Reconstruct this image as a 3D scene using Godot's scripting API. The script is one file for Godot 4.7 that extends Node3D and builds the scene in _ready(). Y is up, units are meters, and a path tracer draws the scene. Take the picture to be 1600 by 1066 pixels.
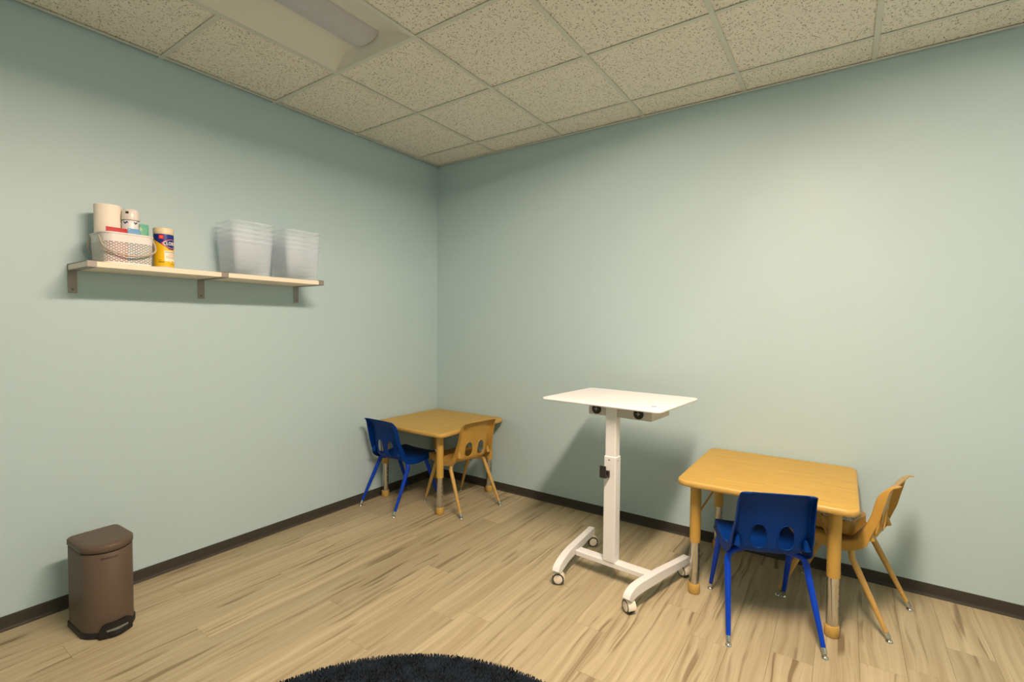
extends Node3D
# A small play room: two light blue walls, a grid ceiling, plank floor, two children's tables, a rolling desk, a shelf and a bin.
# Axes: x runs along the back wall (z = 0), z runs along the left wall (x = 0) towards the camera, y is up, metres.

const H := 2.728            # ceiling height
const T := 0.6096           # ceiling grid module
const U0 := 0.640           # first grid line from the left wall
const V0 := 0.2624          # first grid line from the back wall
const RX := 4.45            # room width
const RZ := 4.75            # room depth
const LAMP_ENERGY := 13.8    # of the lit ceiling fixture
const LAMP_COLOR := Color(1.06, 0.80, 0.615)

var rng := RandomNumberGenerator.new()
var used := {}
var M := {}

# ---------------------------------------------------------------- mesh builder
class MB:
	var v := PackedVector3Array()
	var n := PackedVector3Array()
	var uv := PackedVector2Array()
	func tri(a: Vector3, b: Vector3, c: Vector3, na: Vector3, nb: Vector3, nc: Vector3, ua := Vector2.ZERO, ub := Vector2.ZERO, uc := Vector2.ZERO) -> void:
		var g := (b - a).cross(c - a)
		if g.length_squared() < 1e-18:
			return
		if g.dot(na + nb + nc) > 0.0:      # front faces run clockwise
			v.append_array([a, c, b]); n.append_array([na, nc, nb]); uv.append_array([ua, uc, ub])
		else:
			v.append_array([a, b, c]); n.append_array([na, nb, nc]); uv.append_array([ua, ub, uc])
	func quad(a: Vector3, b: Vector3, c: Vector3, d: Vector3, nn: Vector3, ua := Vector2(0, 0), ub := Vector2(1, 0), uc := Vector2(1, 1), ud := Vector2(0, 1)) -> void:
		tri(a, b, c, nn, nn, nn, ua, ub, uc)
		tri(a, c, d, nn, nn, nn, ua, uc, ud)
	func quadn(a: Vector3, b: Vector3, c: Vector3, d: Vector3, na: Vector3, nb: Vector3, nc: Vector3, nd: Vector3, ua := Vector2(0, 0), ub := Vector2(1, 0), uc := Vector2(1, 1), ud := Vector2(0, 1)) -> void:
		tri(a, b, c, na, nb, nc, ua, ub, uc)
		tri(a, c, d, na, nc, nd, ua, uc, ud)
	# box with chamfered edges
	func box(c: Vector3, s: Vector3, bev := 0.0, tf := Transform3D.IDENTITY) -> void:
		var h := s * 0.5
		var b: float = minf(bev, minf(h.x, minf(h.y, h.z)) * 0.95)
		var P := func(p: Vector3) -> Vector3: return tf * (c + p)
		var axes := [Vector3(1, 0, 0), Vector3(0, 1, 0), Vector3(0, 0, 1)]
		for k in 3:
			var a: Vector3 = axes[k]
			var e: Vector3 = axes[(k + 1) % 3]
			var f: Vector3 = axes[(k + 2) % 3]
			var ha: float = h[k]
			var he: float = h[(k + 1) % 3]
			var hf: float = h[(k + 2) % 3]
			for sg in [-1.0, 1.0]:
				var o: Vector3 = a * ha * sg
				var x: Vector3 = e * (he - b)
				var y: Vector3 = f * (hf - b)
				quad(P.call(o - x - y), P.call(o + x - y), P.call(o + x + y), P.call(o - x + y), (tf.basis * (a * sg)).normalized())
			if b > 0.0:
				for s1 in [-1.0, 1.0]:
					for s2 in [-1.0, 1.0]:
						var p1: Vector3 = e * he * s1 + f * (hf - b) * s2
						var p2: Vector3 = e * (he - b) * s1 + f * hf * s2
						var l: Vector3 = a * (ha - b)
						quad(P.call(p1 - l), P.call(p1 + l), P.call(p2 + l), P.call(p2 - l), (tf.basis * (e * s1 + f * s2)).normalized())
		if b > 0.0:
			for sx in [-1.0, 1.0]:
				for sy in [-1.0, 1.0]:
					for sz in [-1.0, 1.0]:
						var nn: Vector3 = (tf.basis * Vector3(sx, sy, sz)).normalized()
						tri(P.call(Vector3(h.x * sx, (h.y - b) * sy, (h.z - b) * sz)), P.call(Vector3((h.x - b) * sx, h.y * sy, (h.z - b) * sz)), P.call(Vector3((h.x - b) * sx, (h.y - b) * sy, h.z * sz)), nn, nn, nn)
	# round tube along a path, one radius per point
	func tube(path: Array, radii: Array, sides := 14, cap := true) -> void:
		var rings := []
		var up := Vector3.UP
		var d0: Vector3 = (path[1] - path[0]).normalized()
		if absf(d0.dot(up)) > 0.95:
			up = Vector3.RIGHT
		var prev := d0.cross(up).normalized()
		var cnt := path.size()
		for i in cnt:
			var d: Vector3
			if i == 0: d = path[1] - path[0]
			elif i == cnt - 1: d = path[i] - path[i - 1]
			else: d = (path[i] - path[i - 1]).normalized() + (path[i + 1] - path[i]).normalized()
			d = d.normalized()
			prev = (prev - d * prev.dot(d)).normalized()
			var side := d.cross(prev).normalized()
			var ring := []
			for k in sides:
				var a := TAU * k / sides
				var nn: Vector3 = prev * cos(a) + side * sin(a)
				ring.append([path[i] + nn * float(radii[i]), nn])
			rings.append(ring)
		for i in cnt - 1:
			for k in sides:
				var k2 := (k + 1) % sides
				var A = rings[i][k]; var B = rings[i][k2]; var C = rings[i + 1][k2]; var D = rings[i + 1][k]
				quadn(A[0], B[0], C[0], D[0], A[1], B[1], C[1], D[1])
		if cap:
			for e in [0, cnt - 1]:
				var nn: Vector3 = (path[0] - path[1]).normalized() if e == 0 else (path[cnt - 1] - path[cnt - 2]).normalized()
				for k in sides:
					tri(path[e], rings[e][k][0], rings[e][(k + 1) % sides][0], nn, nn, nn)
	# lathe about an axis through o; profile of Vector2(radius, height); sharp corners where the profile turns by more than 35 degrees
	func lathe(o: Vector3, prof: Array, sides := 32, tf := Transform3D.IDENTITY) -> void:
		var m := prof.size()
		var sn := []
		for i in m - 1:
			var d: Vector2 = prof[i + 1] - prof[i]
			sn.append(Vector2(d.y, -d.x).normalized())
		for i in m - 1:
			var n0: Vector2 = sn[i]
			var n1: Vector2 = sn[i]
			if i > 0 and sn[i].dot(sn[i - 1]) > 0.8: n0 = (sn[i] + sn[i - 1]).normalized()
			if i < m - 2 and sn[i].dot(sn[i + 1]) > 0.8: n1 = (sn[i] + sn[i + 1]).normalized()
			for k in sides:
				var a := TAU * k / sides
				var b := TAU * (k + 1) / sides
				var ra := Vector3(cos(a), 0, sin(a))
				var rb := Vector3(cos(b), 0, sin(b))
				var up := Vector3.UP
				var pa: Vector3 = tf * (o + ra * prof[i].x + up * prof[i].y)
				var pb: Vector3 = tf * (o + rb * prof[i].x + up * prof[i].y)
				var pc: Vector3 = tf * (o + rb * prof[i + 1].x + up * prof[i + 1].y)
				var pd: Vector3 = tf * (o + ra * prof[i + 1].x + up * prof[i + 1].y)
				var ua := Vector2(float(k) / sides, prof[i].y)
				var ub := Vector2(float(k + 1) / sides, prof[i].y)
				var uc := Vector2(float(k + 1) / sides, prof[i + 1].y)
				var ud := Vector2(float(k) / sides, prof[i + 1].y)
				quadn(pa, pb, pc, pd, tf.basis * (ra * n0.x + up * n0.y), tf.basis * (rb * n0.x + up * n0.y), tf.basis * (rb * n1.x + up * n1.y), tf.basis * (ra * n1.x + up * n1.y), ua, ub, uc, ud)
	# stack of outlines: outline = [[Vector2 point, Vector2 outward normal], ...], profile = [Vector2(outward offset, height), ...]
	func slab(outline: Array, prof: Array, cap_low := true, cap_high := true, tf := Transform3D.IDENTITY, uvs := 1.0) -> void:
		var m := prof.size()
		var cnt := outline.size()
		var sn := []
		for i in m - 1:
			var d: Vector2 = prof[i + 1] - prof[i]
			sn.append(Vector2(d.y, -d.x).normalized())
		var P := func(k: int, i: int) -> Vector3:
			var q: Vector2 = outline[k][0] + outline[k][1] * prof[i].x
			return tf * Vector3(q.x, prof[i].y, q.y)
		var N := func(k: int, s: Vector2) -> Vector3:
			return (tf.basis * Vector3(outline[k][1].x * s.x, s.y, outline[k][1].y * s.x)).normalized()
		for i in m - 1:
			var n0: Vector2 = sn[i]
			var n1: Vector2 = sn[i]
			if i > 0 and sn[i].dot(sn[i - 1]) > 0.6: n0 = (sn[i] + sn[i - 1]).normalized()
			if i < m - 2 and sn[i].dot(sn[i + 1]) > 0.6: n1 = (sn[i] + sn[i + 1]).normalized()
			for k in cnt:
				var k2 := (k + 1) % cnt
				quadn(P.call(k, i), P.call(k2, i), P.call(k2, i + 1), P.call(k, i + 1), N.call(k, n0), N.call(k2, n0), N.call(k2, n1), N.call(k, n1), outline[k][0] * uvs, outline[k2][0] * uvs, outline[k2][0] * uvs, outline[k][0] * uvs)
		for e in [0, m - 1]:
			if (e == 0 and not cap_low) or (e != 0 and not cap_high):
				continue
			var nn: Vector3 = (tf.basis * (Vector3.DOWN if e == 0 else Vector3.UP)).normalized()
			var mid := Vector2.ZERO
			for k in cnt: mid += outline[k][0] / cnt
			for k in cnt:
				var k2 := (k + 1) % cnt
				tri(tf * Vector3(mid.x, prof[e].y, mid.y), P.call(k, e), P.call(k2, e), nn, nn, nn, mid * uvs, outline[k][0] * uvs, outline[k2][0] * uvs)
	# grid of points with smooth normals and a mask of kept cells; thick > 0 makes a solid sheet (points minus normal * thick)
	func sheet(pts: Array, keep: Callable, thick: float, flip := 1.0) -> void:
		var r := pts.size()
		var c: int = pts[0].size()
		var nor := []
		for i in r:
			var row := []
			for j in c:
				var du: Vector3 = pts[mini(i + 1, r - 1)][j] - pts[maxi(i - 1, 0)][j]
				var dv: Vector3 = pts[i][mini(j + 1, c - 1)] - pts[i][maxi(j - 1, 0)]
				row.append((du.cross(dv) * flip).normalized())
			nor.append(row)
		var K := func(i: int, j: int) -> bool:
			return i >= 0 and j >= 0 and i < r - 1 and j < c - 1 and keep.call(i, j)
		for i in r - 1:
			for j in c - 1:
				if not K.call(i, j):
					continue
				var q := [[i, j], [i + 1, j], [i + 1, j + 1], [i, j + 1]]
				var p := []; var nn := []; var b := []
				for e in q:
					p.append(pts[e[0]][e[1]]); nn.append(nor[e[0]][e[1]]); b.append(pts[e[0]][e[1]] - nor[e[0]][e[1]] * thick)
				quadn(p[0], p[1], p[2], p[3], nn[0], nn[1], nn[2], nn[3])
				if thick > 0.0:
					quadn(b[0], b[1], b[2], b[3], -nn[0], -nn[1], -nn[2], -nn[3])
					var near := [[i, j - 1, 0, 1], [i + 1, j, 1, 2], [i, j + 1, 2, 3], [i - 1, j, 3, 0]]
					var mid: Vector3 = (p[0] + p[1] + p[2] + p[3]) * 0.25
					for w in near:
						if not K.call(w[0], w[1]):
							var a: int = w[2]
							var d: int = w[3]
							var out: Vector3 = (p[d] - p[a]).cross(nn[a]).normalized()
							if out.dot((p[a] + p[d]) * 0.5 - mid) < 0.0: out = -out
							quad(p[a], p[d], b[d], b[a], out)
	func mesh(m: Material = null) -> ArrayMesh:
		var a := []
		a.resize(Mesh.ARRAY_MAX)
		a[Mesh.ARRAY_VERTEX] = v
		a[Mesh.ARRAY_NORMAL] = n
		a[Mesh.ARRAY_TEX_UV] = uv
		var me := ArrayMesh.new()
		me.add_surface_from_arrays(Mesh.PRIMITIVE_TRIANGLES, a)
		if m: me.surface_set_material(0, m)
		return me

func rrect(cx: float, cz: float, sx: float, sz: float, r: float, seg := 6) -> Array:
	var o := []
	for q in 4:
		var c := Vector2(cx, cz) + Vector2((sx / 2 - r) * [1, -1, -1, 1][q], (sz / 2 - r) * [1, 1, -1, -1][q])
		for k in seg + 1:
			var a := PI / 2 * (q + float(k) / seg)
			var d := Vector2(cos(a), sin(a))
			o.append([c + d * r, d])
	return o

func outline_of(pts: Array) -> Array:     # closed 2D polygon -> points with outward normals
	var o := []
	var area := 0.0
	var c := pts.size()
	for k in c: area += pts[k].cross(pts[(k + 1) % c])
	for k in c:
		var d: Vector2 = (pts[(k + 1) % c] - pts[(k - 1 + c) % c]).normalized()
		var nn := Vector2(d.y, -d.x)
		if area < 0: nn = -nn
		o.append([pts[k], nn])
	return o

# ---------------------------------------------------------------- scene helpers
func numbered(called: String) -> String:
	if not used.has(called):
		used[called] = 0
		return called
	used[called] += 1
	return "%s_%03d" % [called, used[called]]

func tag(o: Node, label: String, category: String, group := "") -> void:
	o.set_meta("label", label)
	o.set_meta("category", category)
	if group != "": o.set_meta("group", group)

func thing(called: String, label: String, category: String, at := Vector3.ZERO, turn := 0.0, group := "") -> Node3D:
	var o := Node3D.new()
	o.name = numbered(called)
	add_child(o)
	o.position = at
	o.rotation.y = deg_to_rad(turn)
	tag(o, label, category, group)
	return o

func part(called: String, b, m: Material, parent: Node, label := "") -> MeshInstance3D:
	var o := MeshInstance3D.new()
	o.mesh = b.mesh() if b is MB else b
	o.material_override = m
	o.name = numbered(called) if parent == self else called
	o.cast_shadow = GeometryInstance3D.SHADOW_CASTING_SETTING_ON
	parent.add_child(o, true)
	if label != "": o.set_meta("label", label)
	return o

func struct(called: String, label: String, b = null, m: Material = null) -> Node3D:
	var o: Node3D
	if b == null:
		o = Node3D.new(); o.name = called; add_child(o)
	else:
		o = part(called, b, m, self)
	o.set_meta("kind", "structure")
	o.set_meta("label", label)
	return o

func mat(c: Color, rough := 0.5, metal := 0.0, spec := 0.5) -> StandardMaterial3D:
	var m := StandardMaterial3D.new()
	m.albedo_color = c
	m.roughness = rough
	m.metallic = metal
	m.metallic_specular = spec
	return m

func rgb8(r: int, g: int, b: int) -> Color:
	return Color(r / 255.0, g / 255.0, b / 255.0)

func noise(s: int, f: float, oct := 3) -> FastNoiseLite:
	var q := FastNoiseLite.new()
	q.seed = s
	q.noise_type = FastNoiseLite.TYPE_SIMPLEX_SMOOTH
	q.frequency = f
	q.fractal_octaves = oct
	return q

func words(text: String, size: float, depth := 0.001, font := "Droid Sans", weight := 700) -> ArrayMesh:
	var t := TextMesh.new()
	var f := SystemFont.new()
	f.font_names = PackedStringArray([font])
	f.font_weight = weight
	t.font = f
	t.text = text
	t.font_size = 64
	t.pixel_size = size / 64.0
	t.depth = depth
	t.curve_step = 1.0
	var a := t.get_mesh_arrays()
	var me := ArrayMesh.new()
	me.add_surface_from_arrays(Mesh.PRIMITIVE_TRIANGLES, a)
	return me

func bend(me: ArrayMesh, f: Callable) -> ArrayMesh:      # moves every vertex of a text mesh
	var a := me.surface_get_arrays(0)
	var p: PackedVector3Array = a[Mesh.ARRAY_VERTEX]
	for i in p.size(): p[i] = f.call(p[i])
	var b := MB.new()
	var ix: PackedInt32Array = a[Mesh.ARRAY_INDEX]
	for i in range(0, ix.size(), 3):
		var A := p[ix[i]]; var B := p[ix[i + 1]]; var C := p[ix[i + 2]]
		var nn := -(B - A).cross(C - A).normalized()
		b.tri(A, B, C, nn, nn, nn)
	return b.mesh()

# ---------------------------------------------------------------- textures
func plank_atlas() -> ImageTexture:      # sixteen boards of streaked maple side by side, length runs down the picture
	var w := 128
	var h := 1024
	var data := PackedByteArray()
	data.resize(w * 16 * h * 3)
	var warp := noise(3, 1.0, 2)
	var wide := noise(11, 1.0, 2)
	var fine := noise(29, 1.0, 2)
	var streak := noise(47, 1.0, 2)
	var tones := []
	rng.seed = 77
	for k in 16: tones.append(rng.randf_range(-0.05, 0.05))
	var light := Color(0.725, 0.690, 0.575)
	var mid := Color(0.615, 0.562, 0.445)
	var dark := Color(0.365, 0.300, 0.212)
	for k in 16:
		var off := k * 17.3
		var amt := 0.5 + 0.5 * absf(sin(k * 2.7))
		for j in h:
			var z := 1.22 * j / h
			for i in w:
				var x := 0.152 * i / w
				var xs := x + 0.016 * warp.get_noise_2d(z * 1.9 + off, x * 5.0 + off)
				var a := wide.get_noise_2d(xs * 24.0 + off, z * 0.55)
				var b := fine.get_noise_2d(xs * 170.0 + off * 3.0, z * 1.7)
				var s := streak.get_noise_2d(xs * 27.0 + off * 2.0, z * 0.95 + off)
				var run := smoothstep(-0.25, 0.35, warp.get_noise_2d(x * 9.0 + off * 5.0, z * 2.4))
				var f := clampf(0.42 + a * 0.55 + b * 0.16, 0.0, 1.0)
				var c := light.lerp(mid, f)
				var t := smoothstep(0.20, 0.60, s) * amt * run + 0.12 * smoothstep(0.25, 0.6, b)
				c = c.lerp(dark, clampf(t * 0.62, 0.0, 0.68))
				var g: float = 1.0 + tones[k]
				var o := (j * w * 16 + k * w + i) * 3
				data[o] = int(clampf(c.r * g, 0, 1) * 255)
				data[o + 1] = int(clampf(c.g * g, 0, 1) * 255)
				data[o + 2] = int(clampf(c.b * g, 0, 1) * 255)
	return ImageTexture.create_from_image(Image.create_from_data(w * 16, h, false, Image.FORMAT_RGB8, data))

func tile_image() -> Array:       # fissured mineral ceiling tile: colour and height
	var s := 1024
	var im := Image.create(s, s, false, Image.FORMAT_RGB8)
	var hi := Image.create(s, s, false, Image.FORMAT_RGB8)
	im.fill(Color(0.935, 0.93, 0.905))
	hi.fill(Color(1, 1, 1))
	rng.seed = 5
	for k in 2600:
		var p := Vector2(rng.randf() * s, rng.randf() * s)
		var a := rng.randf() * TAU
		var ln := rng.randi_range(1, 4) if rng.randf() < 0.7 else rng.randi_range(5, 12)
		var d := rng.randf_range(0.25, 0.80)
		var c := Color(0.935, 0.93, 0.905).lerp(Color(0.33, 0.28, 0.21), d)
		var wd := 3 if rng.randf() < 0.6 else 5
		for q in ln:
			a += rng.randf_range(-0.5, 0.5)
			p += Vector2(cos(a), sin(a)) * 1.5
			for dx in wd:
				for dy in wd:
					var xx := posmod(int(p.x) + dx, s)
					var yy := posmod(int(p.y) + dy, s)
					im.set_pixel(xx, yy, c)
					hi.set_pixel(xx, yy, Color(0.2, 0.2, 0.2))
	return [ImageTexture.create_from_image(im), ImageTexture.create_from_image(hi)]

func laminate_image() -> ImageTexture:      # fine maple laminate, grain along u
	var s := 512
	var data := PackedByteArray()
	data.resize(s * s * 3)
	var a := noise(8, 1.0, 3)
	var b := noise(9, 1.0, 2)
	for j in s:
		for i in s:
			var u := float(i) / s
			var v := float(j) / s
			var w := v + 0.012 * a.get_noise_2d(u * 3.0, v * 4.0)
			var f := 0.5 + 0.45 * a.get_noise_2d(u * 2.2, w * 34.0) + 0.35 * b.get_noise_2d(u * 9.0 + 40.0, w * 130.0)
			var c := Color(0.815, 0.675, 0.285).lerp(Color(0.705, 0.555, 0.200), clampf(f, 0, 1))
			var o := (j * s + i) * 3
			data[o] = int(c.r * 255); data[o + 1] = int(c.g * 255); data[o + 2] = int(c.b * 255)
	return ImageTexture.create_from_image(Image.create_from_data(s, s, false, Image.FORMAT_RGB8, data))

func label_image() -> ImageTexture:     # the print on the wipes canister; u runs round it, centre of the front at 0.5
	var w := 768
	var h := 384
	var im := Image.create(w, h, false, Image.FORMAT_RGB8)
	rng.seed = 31
	for j in h:
		for i in w:
			var u := (float(i) / w - 0.5) * 0.267        # metres round the can
			var y := (1.0 - float(j) / h) * 0.150        # metres up the label
			var c := Color(0.93, 0.76, 0.06)
			var edge := 0.077 + 0.9 * u * u * 4.0 + 0.012 * cos(u * 60.0) * 0.2
			if y > edge and y > 0.074 + absf(u) * 0.62:
				c = Color(0.03, 0.16, 0.52)
			elif y > 0.022 + absf(u) * 0.10 and absf(u - 0.004) < 0.037 and y < 0.073:
				c = Color(0.97, 0.94, 0.86)
			# lozenge with the name
			var e := pow(absf(u) / 0.046, 1.35) + pow(absf(y - 0.107) / 0.023, 1.35)
			if e < 1.0: c = Color(0.84, 0.09, 0.13)
			if e < 0.86: c = Color(0.95, 0.95, 0.95)
			if e < 0.80: c = Color(0.05, 0.14, 0.45)
			# red badge
			if absf(u + 0.045) < 0.010 and absf(y - 0.136) < 0.009: c = Color(0.90, 0.16, 0.12)
			im.set_pixel(i, j, c)
	var marks := [[-0.030, 0.064, 0.060, 0.004, Color(0.12, 0.15, 0.42)], [-0.012, 0.054, 0.034, 0.004, Color(0.85, 0.25, 0.12)], [-0.026, 0.046, 0.050, 0.003, Color(0.86, 0.42, 0.18)], [-0.026, 0.039, 0.048, 0.003, Color(0.55, 0.42, 0.40)],
		[-0.058, 0.026, 0.014, 0.003, Color(0.30, 0.24, 0.05)], [-0.058, 0.016, 0.026, 0.006, Color(0.30, 0.24, 0.05)], [0.002, 0.022, 0.008, 0.004, Color(0.28, 0.22, 0.05)], [-0.004, 0.010, 0.022, 0.004, Color(0.40, 0.32, 0.05)], [-0.051, 0.137, 0.012, 0.0025, Color(1, 0.85, 0.8)], [-0.051, 0.132, 0.012, 0.002, Color(1, 0.85, 0.8)]]
	for q in marks:
		var x0 := int((q[0] / 0.267 + 0.5) * w)
		var x1 := int(((q[0] + q[2]) / 0.267 + 0.5) * w)
		var y0 := int((1.0 - (q[1] + q[3]) / 0.150) * h)
		var y1 := int((1.0 - q[1] / 0.150) * h)
		for i in range(x0, x1):
			if (i / 4) % 3 == 2: continue
			for j in range(y0, y1):
				if rng.randf() < 0.8: im.set_pixel(i, j, q[4])
	return ImageTexture.create_from_image(im)

func speck_image(base: Color, spot: Color, count: int, rad: int, sd: int, ring := false) -> ImageTexture:
	var s := 256
	var im := Image.create(s, s, false, Image.FORMAT_RGB8)
	im.fill(base)
	rng.seed = sd
	for k in count:
		var cx := rng.randi_range(0, s - 1)
		var cy := rng.randi_range(0, s - 1)
		var r := rad * rng.randf_range(0.6, 1.2)
		for dx in range(-rad * 2, rad * 2):
			for dy in range(-rad * 2, rad * 2):
				var d := sqrt(float(dx * dx + dy * dy))
				if (d < r and not ring) or (ring and absf(d - r) < r * 0.33):
					im.set_pixel(posmod(cx + dx, s), posmod(cy + dy, s), spot)
	return ImageTexture.create_from_image(im)

func make_materials() -> void:
	M.wall = mat(Color(0.716, 0.815, 0.842), 0.50, 0.0, 0.50)
	var nt := NoiseTexture2D.new()
	nt.width = 512; nt.height = 512; nt.seamless = true; nt.as_normal_map = true; nt.bump_strength = 1.2
	nt.noise = noise(21, 0.06, 3)
	M.wall.normal_enabled = true
	M.wall.normal_texture = nt
	M.wall.normal_scale = 0.12
	M.wall.uv1_triplanar = true
	M.wall.uv1_world_triplanar = true
	M.wall.uv1_scale = Vector3(2.2, 2.2, 2.2)
	M.plank = mat(Color.WHITE, 0.46, 0.0, 0.4)
	M.plank.albedo_texture = plank_atlas()
	M.sub = mat(rgb8(70, 58, 44), 0.9)
	var ti := tile_image()
	M.tile = mat(Color(1.0, 0.985, 0.965), 0.92, 0.0, 0.2)
	M.tile.albedo_texture = ti[0]
	M.tile.heightmap_enabled = true
	M.tile.heightmap_texture = ti[1]
	M.tile.heightmap_scale = 0.10
	M.tee = mat(rgb8(214, 216, 205), 0.5)
	M.fixture = mat(rgb8(226, 224, 214), 0.55)
	M.lens_off = mat(rgb8(196, 196, 202), 0.35)
	M.lens_on = mat(rgb8(240, 238, 228), 0.35)
	M.lens_on.emission_enabled = true
	M.lens_on.emission = Color(1.0, 0.93, 0.82)
	M.lens_on.emission_energy_multiplier = 3.0
	M.base = mat(rgb8(62, 60, 54), 0.55, 0.0, 0.4)
	M.roof = mat(rgb8(70, 70, 68), 0.95)
	M.top = mat(Color.WHITE, 0.38, 0.0, 0.45)
	M.top.albedo_texture = laminate_image()
	M.edge = mat(rgb8(196, 160, 84), 0.42)
	M.sleeve = mat(rgb8(194, 157, 76), 0.40)
	M.chrome = mat(rgb8(205, 203, 198), 0.16, 1.0)
	M.hole = mat(rgb8(18, 18, 18), 0.8)
	M.blue = mat(rgb8(0, 50, 124), 0.40, 0.0, 0.26)
	M.blue_metal = mat(rgb8(2, 58, 180), 0.30, 0.0, 0.35)
	M.tan = mat(rgb8(184, 146, 70), 0.32)
	M.tan_metal = mat(rgb8(190, 154, 84), 0.34)
	M.white = mat(rgb8(232, 234, 236), 0.42)
	M.grey = mat(rgb8(196, 194, 188), 0.45)
	M.desktop = mat(rgb8(240, 243, 246), 0.45)
	M.black = mat(rgb8(20, 21, 24), 0.45)
	M.gun = mat(rgb8(46, 45, 44), 0.40, 0.2)
	M.tyre = mat(rgb8(70, 68, 66), 0.6)
	M.hub = mat(rgb8(236, 230, 214), 0.4)
	M.screw = mat(rgb8(120, 118, 114), 0.35, 0.8)
	M.pale = mat(rgb8(58, 104, 130), 0.5)
	M.sticker = mat(rgb8(245, 250, 252), 0.4)
	M.bin = mat(rgb8(94, 80, 68), 0.48, 0.0, 0.4)
	M.shelf = mat(rgb8(240, 228, 208), 0.5)
	M.alu = mat(rgb8(150, 144, 138), 0.42, 0.35)
	M.paper = mat(rgb8(246, 238, 224), 0.9)
	M.basket = mat(rgb8(232, 230, 228), 0.5)
	M.handle = mat(rgb8(186, 176, 162), 0.45)
	M.cap = mat(rgb8(226, 222, 218), 0.3)
	M.can = mat(rgb8(236, 236, 238), 0.35)
	M.navy = mat(rgb8(60, 74, 130), 0.4)
	M.red = mat(rgb8(190, 14, 22), 0.35)
	M.sky = mat(Color.WHITE, 0.4)
	M.sky.albedo_texture = speck_image(rgb8(70, 150, 205), rgb8(160, 205, 232), 60, 5, 4)
	M.green = mat(Color.WHITE, 0.4)
	M.green.albedo_texture = speck_image(rgb8(80, 170, 140), rgb8(176, 200, 150), 26, 12, 9)
	M.pouch = mat(rgb8(225, 226, 214), 0.45)
	M.ivory = mat(rgb8(228, 214, 180), 0.45)
	M.print = mat(Color.WHITE, 0.35)
	M.print.albedo_texture = label_image()
	M.clear = mat(Color(0.90, 0.95, 1.0, 0.19), 0.38)
	M.clear.transparency = BaseMaterial3D.TRANSPARENCY_ALPHA
	M.rug = mat(rgb8(14, 20, 30), 0.95)
	M.tuft = mat(Color.WHITE, 0.95, 0.0, 0.2)
	M.tuft.vertex_color_use_as_albedo = true
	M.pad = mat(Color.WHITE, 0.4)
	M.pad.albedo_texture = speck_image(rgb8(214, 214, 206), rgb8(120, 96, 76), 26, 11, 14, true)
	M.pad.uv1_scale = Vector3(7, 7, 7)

func _ready() -> void:
	# ------------------------------------------------ camera, environment, light
	var cam := Camera3D.new()
	cam.name = "camera"
	cam.position = Vector3(2.9879, 1.3501, 3.1671)
	cam.rotation = Vector3(deg_to_rad(-1.9313), deg_to_rad(34.5269), deg_to_rad(0.4291))
	cam.fov = 70.40
	cam.near = 0.05
	add_child(cam)
	cam.current = true
	var we := WorldEnvironment.new()
	we.name = "environment"
	var env := Environment.new()
	env.background_mode = Environment.BG_COLOR
	env.background_color = Color(0, 0, 0)
	env.tonemap_mode = Environment.TONE_MAPPER_LINEAR
	env.tonemap_exposure = 1.0
	env.sdfgi_enabled = true
	env.ssao_enabled = true
	env.ssil_enabled = true
	we.environment = env
	add_child(we)
	make_materials()
	build_room()
	build_ceiling()
	build_floor()
	build_rug()
	build_tables()
	build_chairs()
	build_desk()
	build_trash_can()
	build_shelf()
	build_shelf_things()

# ---------------------------------------------------------------- the room
func build_room() -> void:
	var top := 3.15
	var th := 0.12
	var w := MB.new()
	w.box(Vector3(-th / 2, top / 2, RZ / 2), Vector3(th, top, RZ + 2 * th))
	struct("wall_left", "pale blue painted wall on the left carrying the shelf", w, M.wall)
	w = MB.new()
	w.box(Vector3(RX / 2, top / 2, -th / 2), Vector3(RX, top, th))
	struct("wall_back", "pale blue painted wall behind the tables and desk", w, M.wall)
	w = MB.new()
	w.box(Vector3(RX + th / 2, top / 2, RZ / 2), Vector3(th, top, RZ + 2 * th))
	struct("wall_right", "pale blue painted wall on the right", w, M.wall)
	w = MB.new()
	w.box(Vector3(RX / 2, top / 2, RZ + th / 2), Vector3(RX, top, th))
	struct("wall_front", "pale blue painted wall behind the camera", w, M.wall)
	w = MB.new()
	w.box(Vector3(RX / 2, top + 0.06, RZ / 2), Vector3(RX + 0.3, 0.12, RZ + 0.3))
	struct("roof_slab", "dark slab above the hung ceiling", w, M.roof)
	# rubber cove base: a thin strip with a toe that runs out on to the floor
	var prof := [Vector2(0.0, 0.0635), Vector2(0.0025, 0.0625), Vector2(0.0032, 0.058), Vector2(0.0034, 0.016), Vector2(0.0046, 0.010), Vector2(0.0074, 0.005), Vector2(0.0115, 0.0022), Vector2(0.0120, 0.0)]
	var runs := {"left": [Vector3(0, 0, 0), Vector3(0, 0, RZ), Vector3(1, 0, 0)], "back": [Vector3(0, 0, 0), Vector3(RX, 0, 0), Vector3(0, 0, 1)], "right": [Vector3(RX, 0, 0), Vector3(RX, 0, RZ), Vector3(-1, 0, 0)], "front": [Vector3(0, 0, RZ), Vector3(RX, 0, RZ), Vector3(0, 0, -1)]}
	for k in runs:
		var b := MB.new()
		var out: Vector3 = runs[k][2]
		for i in prof.size() - 1:
			var d: Vector2 = (prof[i + 1] - prof[i]).normalized()
			var nn: Vector3 = (out * -d.y + Vector3.UP * d.x).normalized()
			var p0: Vector3 = runs[k][0]
			var p1: Vector3 = runs[k][1]
			b.quad(p0 + out * prof[i].x + Vector3.UP * prof[i].y, p1 + out * prof[i].x + Vector3.UP * prof[i].y, p1 + out * prof[i + 1].x + Vector3.UP * prof[i + 1].y, p0 + out * prof[i + 1].x + Vector3.UP * prof[i + 1].y, nn)
		struct("baseboard_" + k, "dark grey rubber cove base along the %s wall" % k, b, M.base)

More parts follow.
